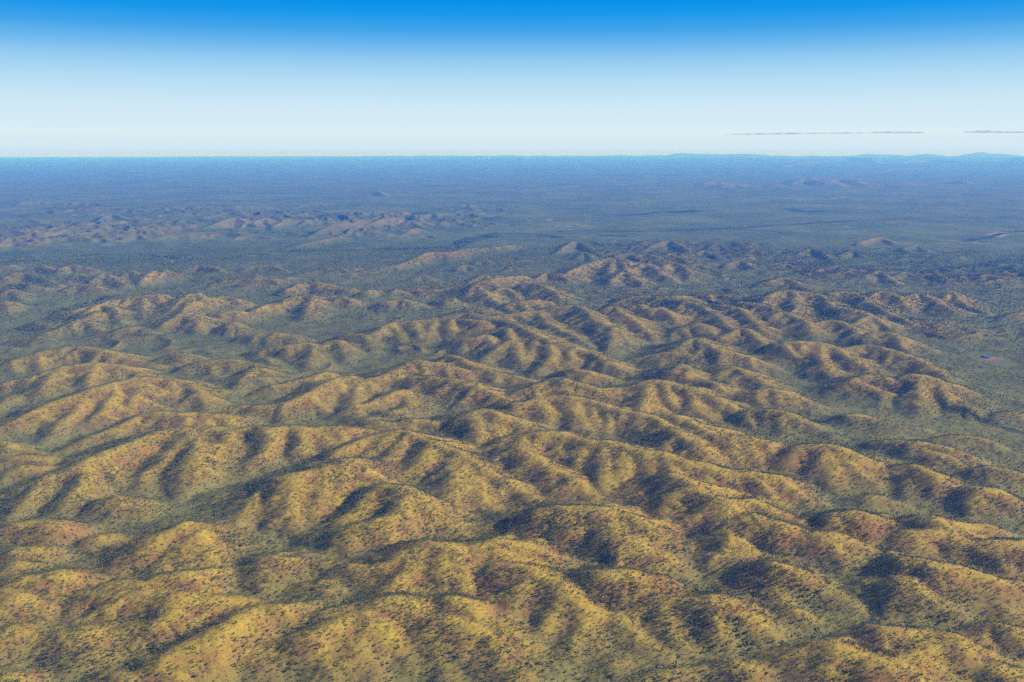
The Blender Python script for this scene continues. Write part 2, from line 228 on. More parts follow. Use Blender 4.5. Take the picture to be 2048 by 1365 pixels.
'D3': """80,175,65 250,100,112 430,65,127 600,50,132 720,75,127 860,105,117 1000,130,112 1100,200,92 1200,260,65 1280,305,40; 480,75,126 520,180,104 600,260,82 545,410,45; 300,95,114 250,210,85 180,300,60; 770,90,122 850,230,108 960,290,98 1080,370,86 1200,430,70 1330,510,50 1395,610,30; 800,230,96 790,380,70 790,490,45; 930,280,96 960,420,70 1000,520,50
0,308,104 150,320,104 260,350,92 370,410,74 450,450,56 570,475,35; 0,488,98 130,500,102 230,530,97 300,570,92 420,640,88 540,740,84 640,800,74 740,840,64 880,858,58 1000,842,60 1100,800,68 1250,740,80 1400,735,88 1600,735,98 1740,760,88 1810,810,55; 230,530,95 180,680,75 100,820,60 60,950,50; 450,660,86 420,820,72 330,960,60 280,1080,45
640,800,74 620,960,64 560,1100,55 450,1200,40; 880,858,58 960,960,58 1050,1050,54 1200,1130,45 1270,1180,30; 1250,740,80 1270,900,66 1330,1050,52; 1600,735,96 1620,880,75 1650,1020,55; 540,630,55 640,575,80 720,550,98 800,543,104 930,568,100 1030,575,98 1120,610,80 1220,680,45; 870,560,98 890,690,72 870,790,50; 720,550,95 660,680,64 640,730,52
0,955,74 60,1000,78 170,1070,68 280,1150,57 380,1220,46 440,1280,30; 0,1245,62 120,1290,62 250,1350,48; 1640,0,122 1700,130,102 1690,330,75 1600,450,55 1470,565,30; 1700,130,100 1780,260,80 1800,420,60; 1100,1330,50 1300,1290,55 1500,1280,50; 1640,1290,50 1760,1250,62 1870,1260,65; 740,1250,40 860,1200,52 960,1250,40; 1870,110,124 1760,160,105""",
'D4': """160,285,55 230,260,84 340,248,98 430,260,98 520,310,82 630,375,40; 430,260,96 470,380,66 460,450,48; 370,210,70 430,140,96 480,110,104 620,95,110 750,140,92 890,275,40; 620,100,106 600,200,80 580,260,55; 1060,140,88 1180,128,100 1260,180,90 1340,290,74 1400,340,72 1475,460,35; 860,320,50 1000,265,80 1160,240,86 1270,200,88; 1160,240,84 1150,350,60 1180,440,45; 1260,190,82 1450,190,77 1600,210,66 1640,265,40
1430,330,70 1570,340,84 1700,325,90 1870,340,90 2000,380,70; 1570,340,82 1500,430,55; 1720,330,86 1760,440,62; 860,500,65 950,455,96 1040,443,106 1180,455,110 1300,500,97 1450,560,87 1650,610,77 1870,650,62 2000,690,45; 1300,500,95 1330,640,70 1400,760,48; 1450,560,85 1540,700,60; 760,610,50 900,580,84 980,600,86 1080,680,80 1200,750,68 1300,810,56 1410,840,35; 980,600,82 900,740,62 880,850,45
0,160,112 70,190,107 170,270,60; 0,480,100 140,540,87 200,590,75 340,660,35; 20,600,70 60,800,50; 680,1040,45 800,990,78 960,978,84 1100,1010,72 1240,1030,74 1350,1050,84 1450,1140,70 1540,1260,40; 320,1105,55 440,1110,88 560,1160,90 700,1200,90 850,1225,90 1000,1220,84 1130,1130,78 1240,1040,74; 560,1165,86 600,1300,66; 850,1230,88 900,1350,66
1490,1080,50 1640,960,66 1750,958,74 1870,1010,70 2000,1080,50; 1550,1270,55 1690,1245,74 1790,1340,55; 0,860,45 150,830,60 260,880,45; 340,760,40 480,740,50 560,800,40; 1500,700,40 1700,800,55 1850,860,50; 100,1200,60 250,1160,70; 1150,1150,75 1250,1280,60"""}

RELIEF = 0.66
def parse(win, text):
    ox, oy, s = WIN[win[:2] if win != 'E' else 'E']
    out = []
    for ln in text.replace('\n', ';').split(';'):
        p = [tuple(float(v) for v in q.split(',')) for q in ln.split()]
        if len(p) > 1:
            P = []
            for x, y, h in p:
                if len(win) < 3: h = 40 + (h - 40) * RELIEF
                gx, gy = ground(ox + x / s, oy + y / s, h)
                if not 0 < gy < 128000:          # ranges on the skyline: 128 km off, as high as they need to be
                    D = 128000.0
                    h = H - (oy + y / s - EYE) * D / F
                    gx, gy = (ox + x / s - 1024) / F * D, D
                P.append((gx, gy, h))
            out.append(np.array(P))
    return out

def smooth_line(P, n=3):
    Q = np.vstack([2 * P[0] - P[1], P, 2 * P[-1] - P[-2]])
    out = []
    for i in range(1, len(Q) - 2):
        for k in range(n):
            t = k / n
            a, b, c, d = Q[i - 1], Q[i], Q[i + 1], Q[i + 2]
            out.append(0.5 * (2 * b + (c - a) * t + (2 * a - 5 * b + 4 * c - d) * t * t + (3 * b - a - 3 * c + d) * t ** 3))
    out.append(P[-1])
    return np.array(out)

LINES = []                       # (points, slope, summit roundness, gully depth)
for w, txt in RIDGES.items():
    for P in parse(w, txt):
        d = float(np.median(np.hypot(P[:, 0], P[:, 1])))
        if len(w) == 3:          # far ranges
            if d < 22000: P = P * np.array([1, 1, 0.82])
            LINES.append((P, 0.36 if d < 22000 else 0.22, 12.0 if d < 22000 else 60.0, 22.0 if d < 22000 else 40.0, 130.0 if d < 22000 else 500.0))
        else:
            LINES.append((P, 0.49, 22.0, 6.0, 66.0))

# side spurs: short crests that branch off the long ones and run down into the valleys
ALLP = np.concatenate([smooth_line(L[0], 3)[:, :2] for L in LINES])
OWN = np.concatenate([np.full(len(smooth_line(L[0], 3)), n) for n, L in enumerate(LINES)])
SR = np.random.default_rng(29)
SPURS = []
for n, L in enumerate(list(LINES)):
    if L[4] > 100 or np.hypot(L[0][:, 0], L[0][:, 1]).min() > 7500:
        continue
    P = smooth_line(L[0], 6)
    seg = np.hypot(*np.diff(P[:, :2], axis=0).T); cum = np.concatenate([[0], np.cumsum(seg)])
    for side in (-1, 1):
        s = SR.uniform(15, 60)
        while s < cum[-1]:
            i = min(np.searchsorted(cum, s), len(P) - 2)
            t = P[i + 1] - P[i]; tl = math.hypot(t[0], t[1]) + 1e-6
            tx, ty = t[0] / tl, t[1] / tl
            fall_dir = -1 if t[2] > 0 else 1
            a = math.radians(SR.uniform(52, 88))
            dx = -ty * side * math.sin(a) + tx * fall_dir * math.cos(a)
            dy = tx * side * math.sin(a) + ty * fall_dir * math.cos(a)
            h = P[i][2]
            if h > 50:
                ln = SR.uniform(0.75, 1.25) * min(170, (h - 30) * 3.2)
                b = SR.uniform(-0.35, 0.35)
                Q = []
                for k, f in enumerate((0, 0.35, 0.7, 1.0)):
                    ox, oy = dx - dy * b * f, dy + dx * b * f
                    Q.append((P[i][0] + ox * ln * f, P[i][1] + oy * ln * f, h - 1.5 - ln * (0.14 * f + 0.15 * f * f)))
                Q = np.array(Q)
                far_pts = np.hypot(ALLP[:, 0] - Q[2][0], ALLP[:, 1] - Q[2][1])
                if far_pts.min() > 34:
                    SPURS.append((Q, 0.50, 14.0, 3.0, 40.0))
            s += SR.uniform(62, 130)
print('spurs', len(SPURS), 'crests', len(LINES))
LINES += SPURS

# rows of the sheet get farther apart with distance; columns are directions
rs = [950.0]
while rs[-1] < 158000:
    r = rs[-1]
    rs.append(r + min(max(r * r / 1.15e6, 2.4), r * 0.0026))
rs = np.array(rs)
AMAX = math.radians(37)
NA = 1060
az = np.linspace(-AMAX, AMAX, NA)
NR = len(rs)
RR, AA = np.meshgrid(rs, az, indexing='ij')
GX = (RR * np.sin(AA)).astype(np.float32)
GY = (RR * np.cos(AA)).astype(np.float32)

# the crests wander a little: bend the plane before measuring distances
fade = sstep(9000, 14000, RR).astype(np.float32)
WX = GX + (1 - fade) * (9 * vnoise(GX / 85, GY / 85, 1) + 3.5 * vnoise(GX / 31, GY / 31, 2)) + fade * 60 * vnoise(GX / 500, GY / 500, 3)
WY = GY + (1 - fade) * (9 * vnoise(GX / 85 + 40, GY / 85, 4) + 3.5 * vnoise(GX / 31 + 40, GY / 31, 5)) + fade * 60 * vnoise(GX / 500 + 9, GY / 500, 6)

K = 4.0
floor = 12 + 9 * fbm(GX / 380, GY / 380, 4, 21) + 14 * sstep(6500, 2500, RR)
floor = floor + sstep(5000, 9000, RR) * 22 * np.clip(fbm(GX / 700, GY / 700, 4, 25), -0.2, 1)
rng_far = np.clip(vnoise(GX / 5200, GY / 2600, 31) - 0.12, 0, 1) * np.abs(fbm(GX / 1500, GY / 1500, 4, 33))
floor = floor + rng_far * 160 * sstep(15000, 24000, RR) + np.abs(fbm(GX / 4200, GY / 3600, 4, 41)) * 330 * sstep(42000, 80000, RR) * sstep(math.radians(-30), math.radians(4), AA)
low = np.clip(fbm(GX / 620, GY / 620, 2, 95) + 0.15, 0, 1) * (1 - np.abs(fbm(GX / 210, GY / 210, 3, 97))) ** 2 * 46 * sstep(3000, 4500, RR) * sstep(9500, 7500, RR)
belt = sstep(9300, 11000, RR) * sstep(18500, 15500, RR) * sstep(math.radians(3), math.radians(-5), AA) + 0.55 * sstep(6500, 8000, RR) * sstep(11500, 9500, RR) * sstep(math.radians(2), math.radians(7), AA)
low = low + np.clip(fbm(GX / 1500, GY / 2200, 2, 103) * 1.3 + 0.45, 0, 1) * (1 - np.abs(fbm(GX / 330, GY / 420, 4, 105)) * 1.4) ** 3 * 62 * belt
low = low.astype(np.float32)
floor = (floor + low).astype(np.float32)
ACC = np.exp(floor.astype(np.float64) / K)
best = floor.copy()
second = np.full_like(floor, -50.0)
DC = np.full_like(floor, 400.0)          # distance to the crest that rules here
FLUTE = np.zeros_like(floor)
HC = np.zeros_like(floor)                # height of that crest

for li, (P0, S, R0, GUL, LAM) in enumerate(LINES):
    P = smooth_line(P0, 4 if li < len(LINES) - len(SPURS) else 2)
    FOOT = 95.0 if LAM < 100 else 4000.0
    reach = (P[:, 2].max() / S * 1.15 + 60 if LAM > 100 else 110 + max(0, P[:, 2].max() - 36) / 0.23) if li < len(LINES) - len(SPURS) else 135.0
    r = np.hypot(P[:, 0], P[:, 1]); a = np.arctan2(P[:, 0], P[:, 1])
    i0, i1 = np.searchsorted(rs, [r.min() - reach, r.max() + reach])
    da = reach / max(800.0, r.min() - reach)
    j0, j1 = np.searchsorted(az, [a.min() - da, a.max() + da])
    if i1 - i0 < 2 or j1 - j0 < 2:
        continue
    sl = (slice(i0, i1), slice(j0, j1))
    X, Y = WX[sl], WY[sl]
    bd = np.full(X.shape, 1e12, np.float32); bh = np.zeros(X.shape, np.float32); bs = np.zeros(X.shape, np.float32)
    bside = np.zeros(X.shape, np.float32)
    hh = np.full(X.shape, -1e9, np.float32)
    s0 = 0.0
    for k in range(len(P) - 1):
        ax, ay, ah = P[k]; bx, by, bhh = P[k + 1]
        ux, uy = bx - ax, by - ay
        L2 = ux * ux + uy * uy + 1e-6
        L = math.sqrt(L2)
        t = np.clip(((X - ax) * ux + (Y - ay) * uy) / L2, 0, 1)
        ex, ey = X - ax - t * ux, Y - ay - t * uy
        d2 = ex * ex + ey * ey
        ch = ah + (bhh - ah) * t
        dd = np.sqrt(d2)
        cand = ch - S * (np.sqrt(np.minimum(dd, FOOT) ** 2 + R0 * R0) - R0) - 0.23 * np.maximum(dd - FOOT, 0)   # steep sides, gentler foot
        m = cand > hh
        hh = np.where(m, cand, hh)
        bd = np.where(m, d2, bd); bh = np.where(m, ch, bh); bs = np.where(m, s0 + t * L, bs)
        bside = np.where(m, np.sign(ux * (Y - ay) - uy * (X - ax)), bside)
        s0 += L
    d = np.sqrt(bd)
    if GUL:
        n = vnoise(bs / LAM + li * 7.7, bside * 3.1 + d / (LAM * 4), 51) * 0.8 + vnoise(bs / (LAM * 0.4) + li * 3.3, bside * 5.7 + d / (LAM * 2), 52) * 0.2
        env = sstep(0.05 * LAM, 1.0 * LAM, d)
        hh = hh + GUL * (np.abs(n) * 1.9 - 0.62) * env          # rounded spurs with sharp gullies between
        fl = np.exp(-np.abs(n) / 0.09) * sstep(0.35 * LAM, 0.9 * LAM, d)
    else:
        fl = 0 * d
    ACC[sl] += np.exp(np.clip(hh, -60, 900).astype(np.float64) / K)
    B, S2 = best[sl], second[sl]
    m = hh > B
    second[sl] = np.where(m, B, np.maximum(S2, hh))
    FLUTE[sl] = np.where(m, fl, FLUTE[sl])
    DC[sl] = np.where(m, d, DC[sl]); HC[sl] = np.where(m, bh, HC[sl])
    best[sl] = np.where(m, hh, B)

GZ = (K * np.log(ACC)).astype(np.float32)
GZ += (1 - fade) * (1.6 * fbm(GX / 38, GY / 38, 3, 61) + 0.6 * vnoise(GX / 9, GY / 9, 66) * sstep(4000, 2500, RR)) * sstep(0, 25, GZ)
gap = best - second
HILL = np.maximum(sstep(0, 42, best - floor), 0.8 * sstep(10, 26, low)).astype(np.float32)            # on a hill, not on the plain
GULLY = (0.75 * np.exp(-np.clip(gap, 0, 200) / 4.0) * sstep(30, 75, DC)).astype(np.float32)
GULLY = np.maximum(GULLY, 0.8 * FLUTE).astype(np.float32)
FLAT = (1 - HILL)
CREST = (np.exp(-DC / 26.0) * HILL).astype(np.float32)
# which way the slope faces, relative to the sun's side
dzr = np.gradient(GZ, axis=0) / np.gradient(RR, axis=0)
dza = np.gradient(GZ, axis=1) / (RR * (az[1] - az[0]))
ddx = dzr * np.sin(AA) + dza * np.cos(AA)
ddy = dzr * np.cos(AA) - dza * np.sin(AA)
ASPECT = np.clip(-(ddx * math.sin(SUN_AZ) + ddy * math.cos(SUN_AZ)) / 0.4, -1, 1).astype(np.float32)  # +1 sunny slope, -1 shady

# tree lines along the creeks of the plain, bare sand and tracks, in picture positions of the photograph
CREEKS = [('A2', '0,880 400,870 680,858 760,812 880,790 1000,786 1100,790 1200,800 1280,812', 45), ('A2', '1290,772 1500,768 1800,770 2048,764', 40),
          ('A3', '0,766 200,757 400,750 600,740 760,730 1000,710 1250,700 1500,688 1800,690 2048,696', 45), ('A3', '380,762 560,772 720,790', 25),
          ('A3', '1690,828 1830,800 1950,772 2048,764', 45), ('A1', '0,948 100,942 190,938', 50), ('A1', '420,912 600,900 760,905 900,910 1100,932 1080,940', 35), ('A1', '1330,935 1420,915 1560,912', 40),
          ('A1', '1690,892 1850,884 2048,882', 25), ('A3', '0,660 120,652 250,645', 60), ('A3', '660,640 760,655 900,650', 60), ('A2', '1660,676 1760,672 1900,660 2048,652', 60), ('A2', '640,868 720,840 900,800', 60),
          ('A1', '980,965 1080,950 1110,935', 50), ('B3', '1600,638 1700,655 1850,700 1960,728 2048,750', 14), ('B3', '400,640 700,700 900,690', 14), ('A2', '1560,800 1640,800', 60),
          ('A1', '330,1240 480,1200 640,1150', 40), ('A1', '0,1160 120,1130 300,1110', 30)]
SANDS = [('A3', '720,585 780,583 835,585', 45), ('A3', '930,582 950,576 990,569', 45), ('A3', '1430,597 1500,598', 45), ('A3', '1550,598 1710,600', 14), ('A3', '1540,824 1620,824 1685,826', 14),
         ('A3', '1730,832 1760,828', 22), ('A3', '1820,793 1880,780 1940,773', 10), ('A3', '1870,800 1950,786', 8), ('A1', '1010,942 1050,946 1080,940', 22), ('A1', '1450,918 1490,920', 16),
         ('A2', '1640,497 1650,496', 60), ('A2', '1690,525 1720,520', 40), ('A2', '1780,512 1800,511', 50), ('A2', '1390,728 1425,742', 40), ('A2', '1205,705 1225,702', 25), ('A2', '1255,735 1270,745', 25),
         ('A3', '1250,590 1320,592', 20), ('A3', '0,570 160,574 260,572', 8), ('A1', '900,510 920,509', 40), ('A3', '870,598 890,597', 40), ('A3', '1780,840 1850,838', 14)]

def strip_mask(items, seed):
    M = np.zeros_like(GZ)
    for n, (w, txt, width) in enumerate(items):
        ox, oy, s = WIN[w]
        P = np.array([ground(ox + float(q.split(',')[0]) / s, oy + float(q.split(',')[1]) / s, 12) for q in txt.split()])
        wr = width * 1.6 + 80
        r = np.hypot(P[:, 0], P[:, 1]); a = np.arctan2(P[:, 0], P[:, 1])
        i0, i1 = np.searchsorted(rs, [r.min() - wr, r.max() + wr])
        j0, j1 = np.searchsorted(az, [a.min() - wr / r.min(), a.max() + wr / r.min()])
        sl = (slice(i0, i1), slice(j0, j1))
        X, Y = WX[sl], WY[sl]
        d2 = np.full(X.shape, 1e12)
        for k in range(len(P) - 1):
            u = P[k + 1] - P[k]
            t = np.clip(((X - P[k][0]) * u[0] + (Y - P[k][1]) * u[1]) / (u @ u + 1e-6), 0, 1)
            d2 = np.minimum(d2, (X - P[k][0] - t * u[0]) ** 2 + (Y - P[k][1] - t * u[1]) ** 2)
        ww = width * (1 + 0.5 * vnoise(X / (width * 3.0) + seed, Y / (width * 3.0), 70 + n))
        ww = np.maximum(ww, np.gradient(RR, axis=0)[sl] * 0.7)
        M[sl] = np.maximum(M[sl], sstep(1.3, 0.7, np.sqrt(d2) / ww))
    return M.astype(np.float32)

CREEK = strip_mask([(a, b, c * 1.25) for a, b, c in CREEKS], 1) * (0.55 + 0.45 * sstep(-0.5, 0.3, fbm(GX / 260, GY / 260, 2, 111)))
SAND = strip_mask(SANDS, 2)

def grid_mesh(name, X, Y, Z):
    nr, na = X.shape
    me = bpy.data.meshes.new(name)
    me.vertices.add(nr * na)
    me.vertices.foreach_set('co', np.stack([X, Y, Z], -1).astype(np.float32).ravel())
    idx = np.arange(nr * na, dtype=np.int32).reshape(nr, na)
    q = np.stack([idx[:-1, :-1], idx[:-1, 1:], idx[1:, 1:], idx[1:, :-1]], -1).reshape(-1)
    q = q.reshape(-1, 4)[:, ::-1].ravel()
    nf = len(q) // 4
    me.loops.add(len(q)); me.loops.foreach_set('vertex_index', q)
    me.polygons.add(nf)
    me.polygons.foreach_set('loop_start', np.arange(0, nf * 4, 4, dtype=np.int32))
    me.update(calc_edges=True)
    me.polygons.foreach_set('use_smooth', np.ones(nf, bool))
    return me

def add_attr(me, name, arr):
    at = me.attributes.new(name, 'FLOAT', 'POINT')
    at.data.foreach_set('value', np.ascontiguousarray(arr, np.float32).ravel())

# ---- how thickly trees stand (per square metre)
big = fbm(GX / 260, GY / 260, 3, 81); mid = fbm(GX / 75, GY / 75, 2, 85)
GREEN = np.clip(0.5 + 0.8 * big + 0.25 * mid, 0, 1)              # where the bush is thicker
DENS = HILL * (0.036 + 0.048 * GREEN) * (1 - 0.62 * CREST) * (1 - 0.30 * np.clip(ASPECT, 0, 1) - 0.6 * np.clip(ASPECT, -1, 0))
DENS = DENS + FLAT * (0.019 + 0.016 * GREEN) + 0.060 * GULLY * HILL
DENS = DENS * (0.65 + 0.7 * np.clip(0.5 + mid, 0, 1))
DENS = np.maximum(DENS, 0.080 * CREEK) * (1 - SAND)
DENS = DENS.astype(np.float32)

terrain_me = grid_mesh('terrain', GX, GY, GZ)
add_attr(terrain_me, 'hill', HILL)
add_attr(terrain_me, 'crest', CREST)
add_attr(terrain_me, 'gully', np.maximum(GULLY * HILL, 0.0))
add_attr(terrain_me, 'creek', CREEK)
add_attr(terrain_me, 'sand', SAND)
add_attr(terrain_me, 'green', GREEN)
# ground shrubs and far woodland cover
add_attr(terrain_me, 'cover', np.clip(DENS / 0.020, 0, 1) * (1 - 0.25 * HILL * (1 - fade)) * np.maximum(sstep(4500, 9500, RR), 0.55 * sstep(2200, 5000, RR)) * (1 - sstep(14000, 20000, RR)) + 0.95 * sstep(14000, 20000, RR))
terrain = bpy.data.objects.new('terrain', terrain_me)
COL.objects.link(terrain)
tag(terrain, 'low grassy hills and wooded plain running out to the horizon', 'terrain', kind='structure')

class N:
    """short hand for building node trees"""
    def __init__(self, name):
        self.m = bpy.data.materials.new(name)
        self.m.use_nodes = True
        self.t = self.m.node_tree
        self.b = self.t.nodes['Principled BSDF']
        self.b.inputs['Roughness'].default_value = 0.95
        self.b.inputs['Specular IOR Level'].default_value = 0.1
        self.co = self.t.nodes.new('ShaderNodeNewGeometry').outputs['Position']
    def noise(self, scale, detail=2, rough=0.5, vec=None):
        n = self.t.nodes.new('ShaderNodeTexNoise')
        n.inputs['Scale'].default_value = scale
        n.inputs['Detail'].default_value = detail
        n.inputs['Roughness'].default_value = rough
        self.t.links.new(vec or self.co, n.inputs['Vector'])
        return n.outputs['Fac']
    def attr(self, name):
        n = self.t.nodes.new('ShaderNodeAttribute'); n.attribute_name = name
        return n.outputs['Fac']
    def step(self, v, a, b):
        n = self.t.nodes.new('ShaderNodeMapRange'); n.interpolation_type = 'SMOOTHSTEP'
        n.inputs['From Min'].default_value = a; n.inputs['From Max'].default_value = b
        self.t.links.new(v, n.inputs['Value'])
        return n.outputs[0]
    def math(self, op, a, b):
        n = self.t.nodes.new('ShaderNodeMath'); n.operation = op
        for i, v in enumerate((a, b)):
            if isinstance(v, (int, float)): n.inputs[i].default_value = v
            else: self.t.links.new(v, n.inputs[i])
        return n.outputs[0]
    def mix(self, f, a, b):
        n = self.t.nodes.new('ShaderNodeMix'); n.data_type = 'RGBA'
        for key, v in (('Factor', f), ('A', a), ('B', b)):
            if isinstance(v, tuple): n.inputs[key].default_value = (*v, 1)
            elif isinstance(v, (int, float)): n.inputs[key].default_value = v
            else: self.t.links.new(v, n.inputs[key])
        return n.outputs['Result']
    def base(self, c):
        self.t.links.new(c, self.b.inputs['Base Color'])

g = N('dry_grass_country')
GRASS, STRAW, SOIL, RED, BUSH, WOOD, SANDC = (0.295, 0.205, 0.026), (0.41, 0.290, 0.034), (0.315, 0.162, 0.044), (0.28, 0.115, 0.042), (0.085, 0.095, 0.035), (0.026, 0.062, 0.030), (0.34, 0.25, 0.17)
n_big = g.noise(1 / 150, 3); n_mid = g.noise(1 / 32, 3); n_small = g.noise(1 / 7.0, 2); n_tiny = g.noise(1 / 2.4, 2)
c = g.mix(g.step(n_mid, 0.36, 0.66), SOIL, GRASS)
c = g.mix(g.math('MULTIPLY', g.step(n_big, 0.52, 0.70), 0.75), c, RED)
c = g.mix(g.math('MULTIPLY', g.step(g.attr('crest'), 0.12, 0.62), g.step(n_mid, 0.25, 0.5)), c, STRAW)
# low green shrubs: spots between the trees
spots = g.step(g.noise(1 / 5.0, 2), 0.535, 0.60)
thick = g.math('ADD', g.math('MULTIPLY', g.attr('green'), 0.6), 0.3)
c = g.mix(g.math('MULTIPLY', spots, thick), c, BUSH)
c = g.mix(g.math('MULTIPLY', g.step(n_tiny, 0.5, 0.75), 0.35), c, (0.22, 0.16, 0.055))
c = g.mix(g.math('MULTIPLY', g.attr('gully'), 0.4), c, (0.11, 0.115, 0.042))
flat = g.math('SUBTRACT', 1.0, g.attr('hill'))
fl = g.mix(g.step(n_mid, 0.35, 0.68), (0.125, 0.155, 0.042), (0.21, 0.195, 0.056))
c = g.mix(g.math('MULTIPLY', flat, 0.8), c, fl)
n_far = g.noise(1 / 900.0, 4, 0.6)
# woodland too far to make out single trees
spk = g.step(g.noise(1 / 13.0, 3, 0.6), 0.40, 0.62)
c = g.mix(g.math('MULTIPLY', g.math('MULTIPLY', g.attr('cover'), g.math('ADD', g.math('MULTIPLY', g.step(n_far, 0.72, 0.40), 0.35), 0.65)), g.math('ADD', g.math('MULTIPLY', spk, 0.35), 0.65)), c, g.mix(g.step(g.noise(1 / 1500.0, 4, 0.6), 0.42, 0.66), WOOD, (0.060, 0.100, 0.038)))
c = g.mix(g.attr('creek'), c, (0.014, 0.028, 0.018))
c = g.mix(g.math('MULTIPLY', g.attr('sand'), 0.6), c, SANDC)
g.base(c)
bmp = g.t.nodes.new('ShaderNodeBump')
bmp.inputs['Strength'].default_value = 0.55
bmp.inputs['Distance'].default_value = 1.6
g.t.links.new(g.math('ADD', g.noise(1 / 5.0, 2), g.math('MULTIPLY', n_tiny, 0.4)), bmp.inputs['Height'])
g.t.links.new(g.math('SUBTRACT', 0.55, g.math('MULTIPLY', g.attr('cover'), 0.45)), bmp.inputs['Strength'])
g.t.links.new(bmp.outputs[0], g.b.inputs['Normal'])
terrain_me.materials.append(g.m)

def grid_at(A, x, y):
    """value of a sheet array at ground points"""
    r = np.hypot(x, y); a = np.arctan2(x, y)
    fi = np.interp(r, rs, np.arange(NR)); fj = (a + AMAX) / (2 * AMAX) * (NA - 1)
    i = np.clip(fi.astype(int), 0, NR - 2); j = np.clip(fj.astype(int), 0, NA - 2)
    u, v = fi - i, fj - j
    return (A[i, j] * (1 - u) * (1 - v) + A[i + 1, j] * u * (1 - v) + A[i, j + 1] * (1 - u) * v + A[i + 1, j + 1] * u * v)

# ------------------------------------------------------------------ haze: the air over the whole country
EN = 164000.0
bot, top = float(GZ.min()) - 1.0, max(H + 6.0, float(GZ.max()) + 3.0)
hv = [(x, y, z) for z in (bot, top) for x, y in ((-EN, -2000), (EN, -2000), (EN, EN), (-EN, EN))]
hm = bpy.data.meshes.new('haze')
hm.from_pydata(hv, [], [(3, 2, 1, 0), (4, 5, 6, 7), (0, 1, 5, 4), (1, 2, 6, 5), (2, 3, 7, 6), (3, 0, 4, 7)])
haze = bpy.data.objects.new('haze', hm)
COL.objects.link(haze)
tag(haze, 'pale blue haze thickening towards the horizon', 'haze', kind='stuff')
mt = bpy.data.materials.new('haze')
mt.use_nodes = True
for n in list(mt.node_tree.nodes):
    if n.type != 'OUTPUT_MATERIAL': mt.node_tree.nodes.remove(n)
pv = mt.node_tree.nodes.new('ShaderNodeVolumePrincipled')
pv.inputs['Density Attribute'].default_value = ''
pv.inputs['Color Attribute'].default_value = ''
pv.inputs['Temperature Attribute'].default_value = ''
pv.inputs['Color'].default_value = (0.056, 0.28, 1.0, 1)
pv.inputs['Absorption Color'].default_value = (1, 1, 1, 1)
pv.inputs['Density'].default_value = 3.65e-5
pv.inputs['Anisotropy'].default_value = 0.0
mt.node_tree.links.new(pv.outputs[0], [n for n in mt.node_tree.nodes if n.type == 'OUTPUT_MATERIAL'][0].inputs['Volume'])
hm.materials.append(mt)

# ------------------------------------------------------------------ trees
leafm = N('eucalypt_leaves')
oi = leafm.t.nodes.new('ShaderNodeNewGeometry')
c = leafm.mix(oi.outputs['Random Per Island'], (0.068, 0.096, 0.030), (0.155, 0.175, 0.052))
c = leafm.mix(leafm.step(leafm.noise(1 / 14.0, 1), 0.42, 0.62), c, leafm.mix(oi.outputs['Random Per Island'], (0.105, 0.138, 0.038), (0.210, 0.215, 0.064)))
leafm.base(c)
barkm = N('pale_bark')
barkm.base(barkm.mix(barkm.noise(2.0), (0.30, 0.26, 0.20), (0.16, 0.12, 0.09)))

def crown_points(n, R):
    """leaf places in a lumpy rounded crown, radius about 1, centre at 0"""
    lumps = []
    for k in range(5):
        a = R.uniform(0, 2 * math.pi); rr = R.uniform(0.25, 0.6)
        lumps.append((rr * math.cos(a), rr * math.sin(a), R.uniform(-0.3, 0.45), R.uniform(0.38, 0.62)))
    lumps.append((0, 0, 0.25, 0.6))
    P = []
    while len(P) < n:
        l = lumps[R.integers(len(lumps))]
        v = R.normal(size=3); v /= np.linalg.norm(v)
        P.append(np.array(l[:3]) + v * l[3] * R.uniform(0.7, 1.05) * np.array([1, 1, 0.8]))
    return np.array(P)

def leaf_cloud(n, size, sides, R, sx=1.0, sz=1.0):
    """n separate leaf clumps -> vertices (n, sides, 3)"""
    P = crown_points(n, R) * np.array([sx, sx, sz])
    V = np.zeros((n, sides, 3))
    for i, p in enumerate(P):
        nrm = p / (np.linalg.norm(p) + 1e-6) + R.normal(size=3) * 0.55 + np.array([0, 0, 0.25])
        nrm /= np.linalg.norm(nrm)
        t = np.cross(nrm, R.normal(size=3)); t /= np.linalg.norm(t)
        b = np.cross(nrm, t)
        s = size * R.uniform(0.7, 1.3)
        for k in range(sides):
            a = 2 * math.pi * k / sides + R.uniform(-0.35, 0.35)
            V[i, k] = p + (t * math.cos(a) + b * math.sin(a)) * s * R.uniform(0.75, 1.2) + nrm * R.uniform(-0.12, 0.12) * s
    return V

def face_mesh(name, V, sides, mat_index=None):
    me = bpy.data.meshes.new(name)
    V = V.reshape(-1, 3).astype(np.float32)
    nv = len(V); nf = nv // sides
    me.vertices.add(nv); me.vertices.foreach_set('co', V.ravel())
    me.loops.add(nv); me.loops.foreach_set('vertex_index', np.arange(nv, dtype=np.int32))
    me.polygons.add(nf); me.polygons.foreach_set('loop_start', np.arange(0, nv, sides, dtype=np.int32))
    me.update(calc_edges=True)
    return me

# --- where they stand
half = math.radians(31.5)
def scatter(r0, r1, mult, cap):
    area = half * (r1 * r1 - r0 * r0)
    n = int(area * cap)
    r = np.sqrt(rng.uniform(r0 * r0, r1 * r1, n)); a = rng.uniform(-half, half, n)
    x, y = r * np.sin(a), r * np.cos(a)
    keep = rng.random(n) * cap < grid_at(DENS, x, y) * mult * (1 - sstep(8500, 10500, r))
    x, y = x[keep], y[keep]
    return x, y, grid_at(GZ, x, y), np.hypot(x, y)

def in_picture(x, y, z):
    dy, dz = y, z - H
    fwd = dy * CP - dz * SP
    up = dy * SP + dz * CP
    return 1024 + F * x / fwd, 682.5 - F * up / fwd

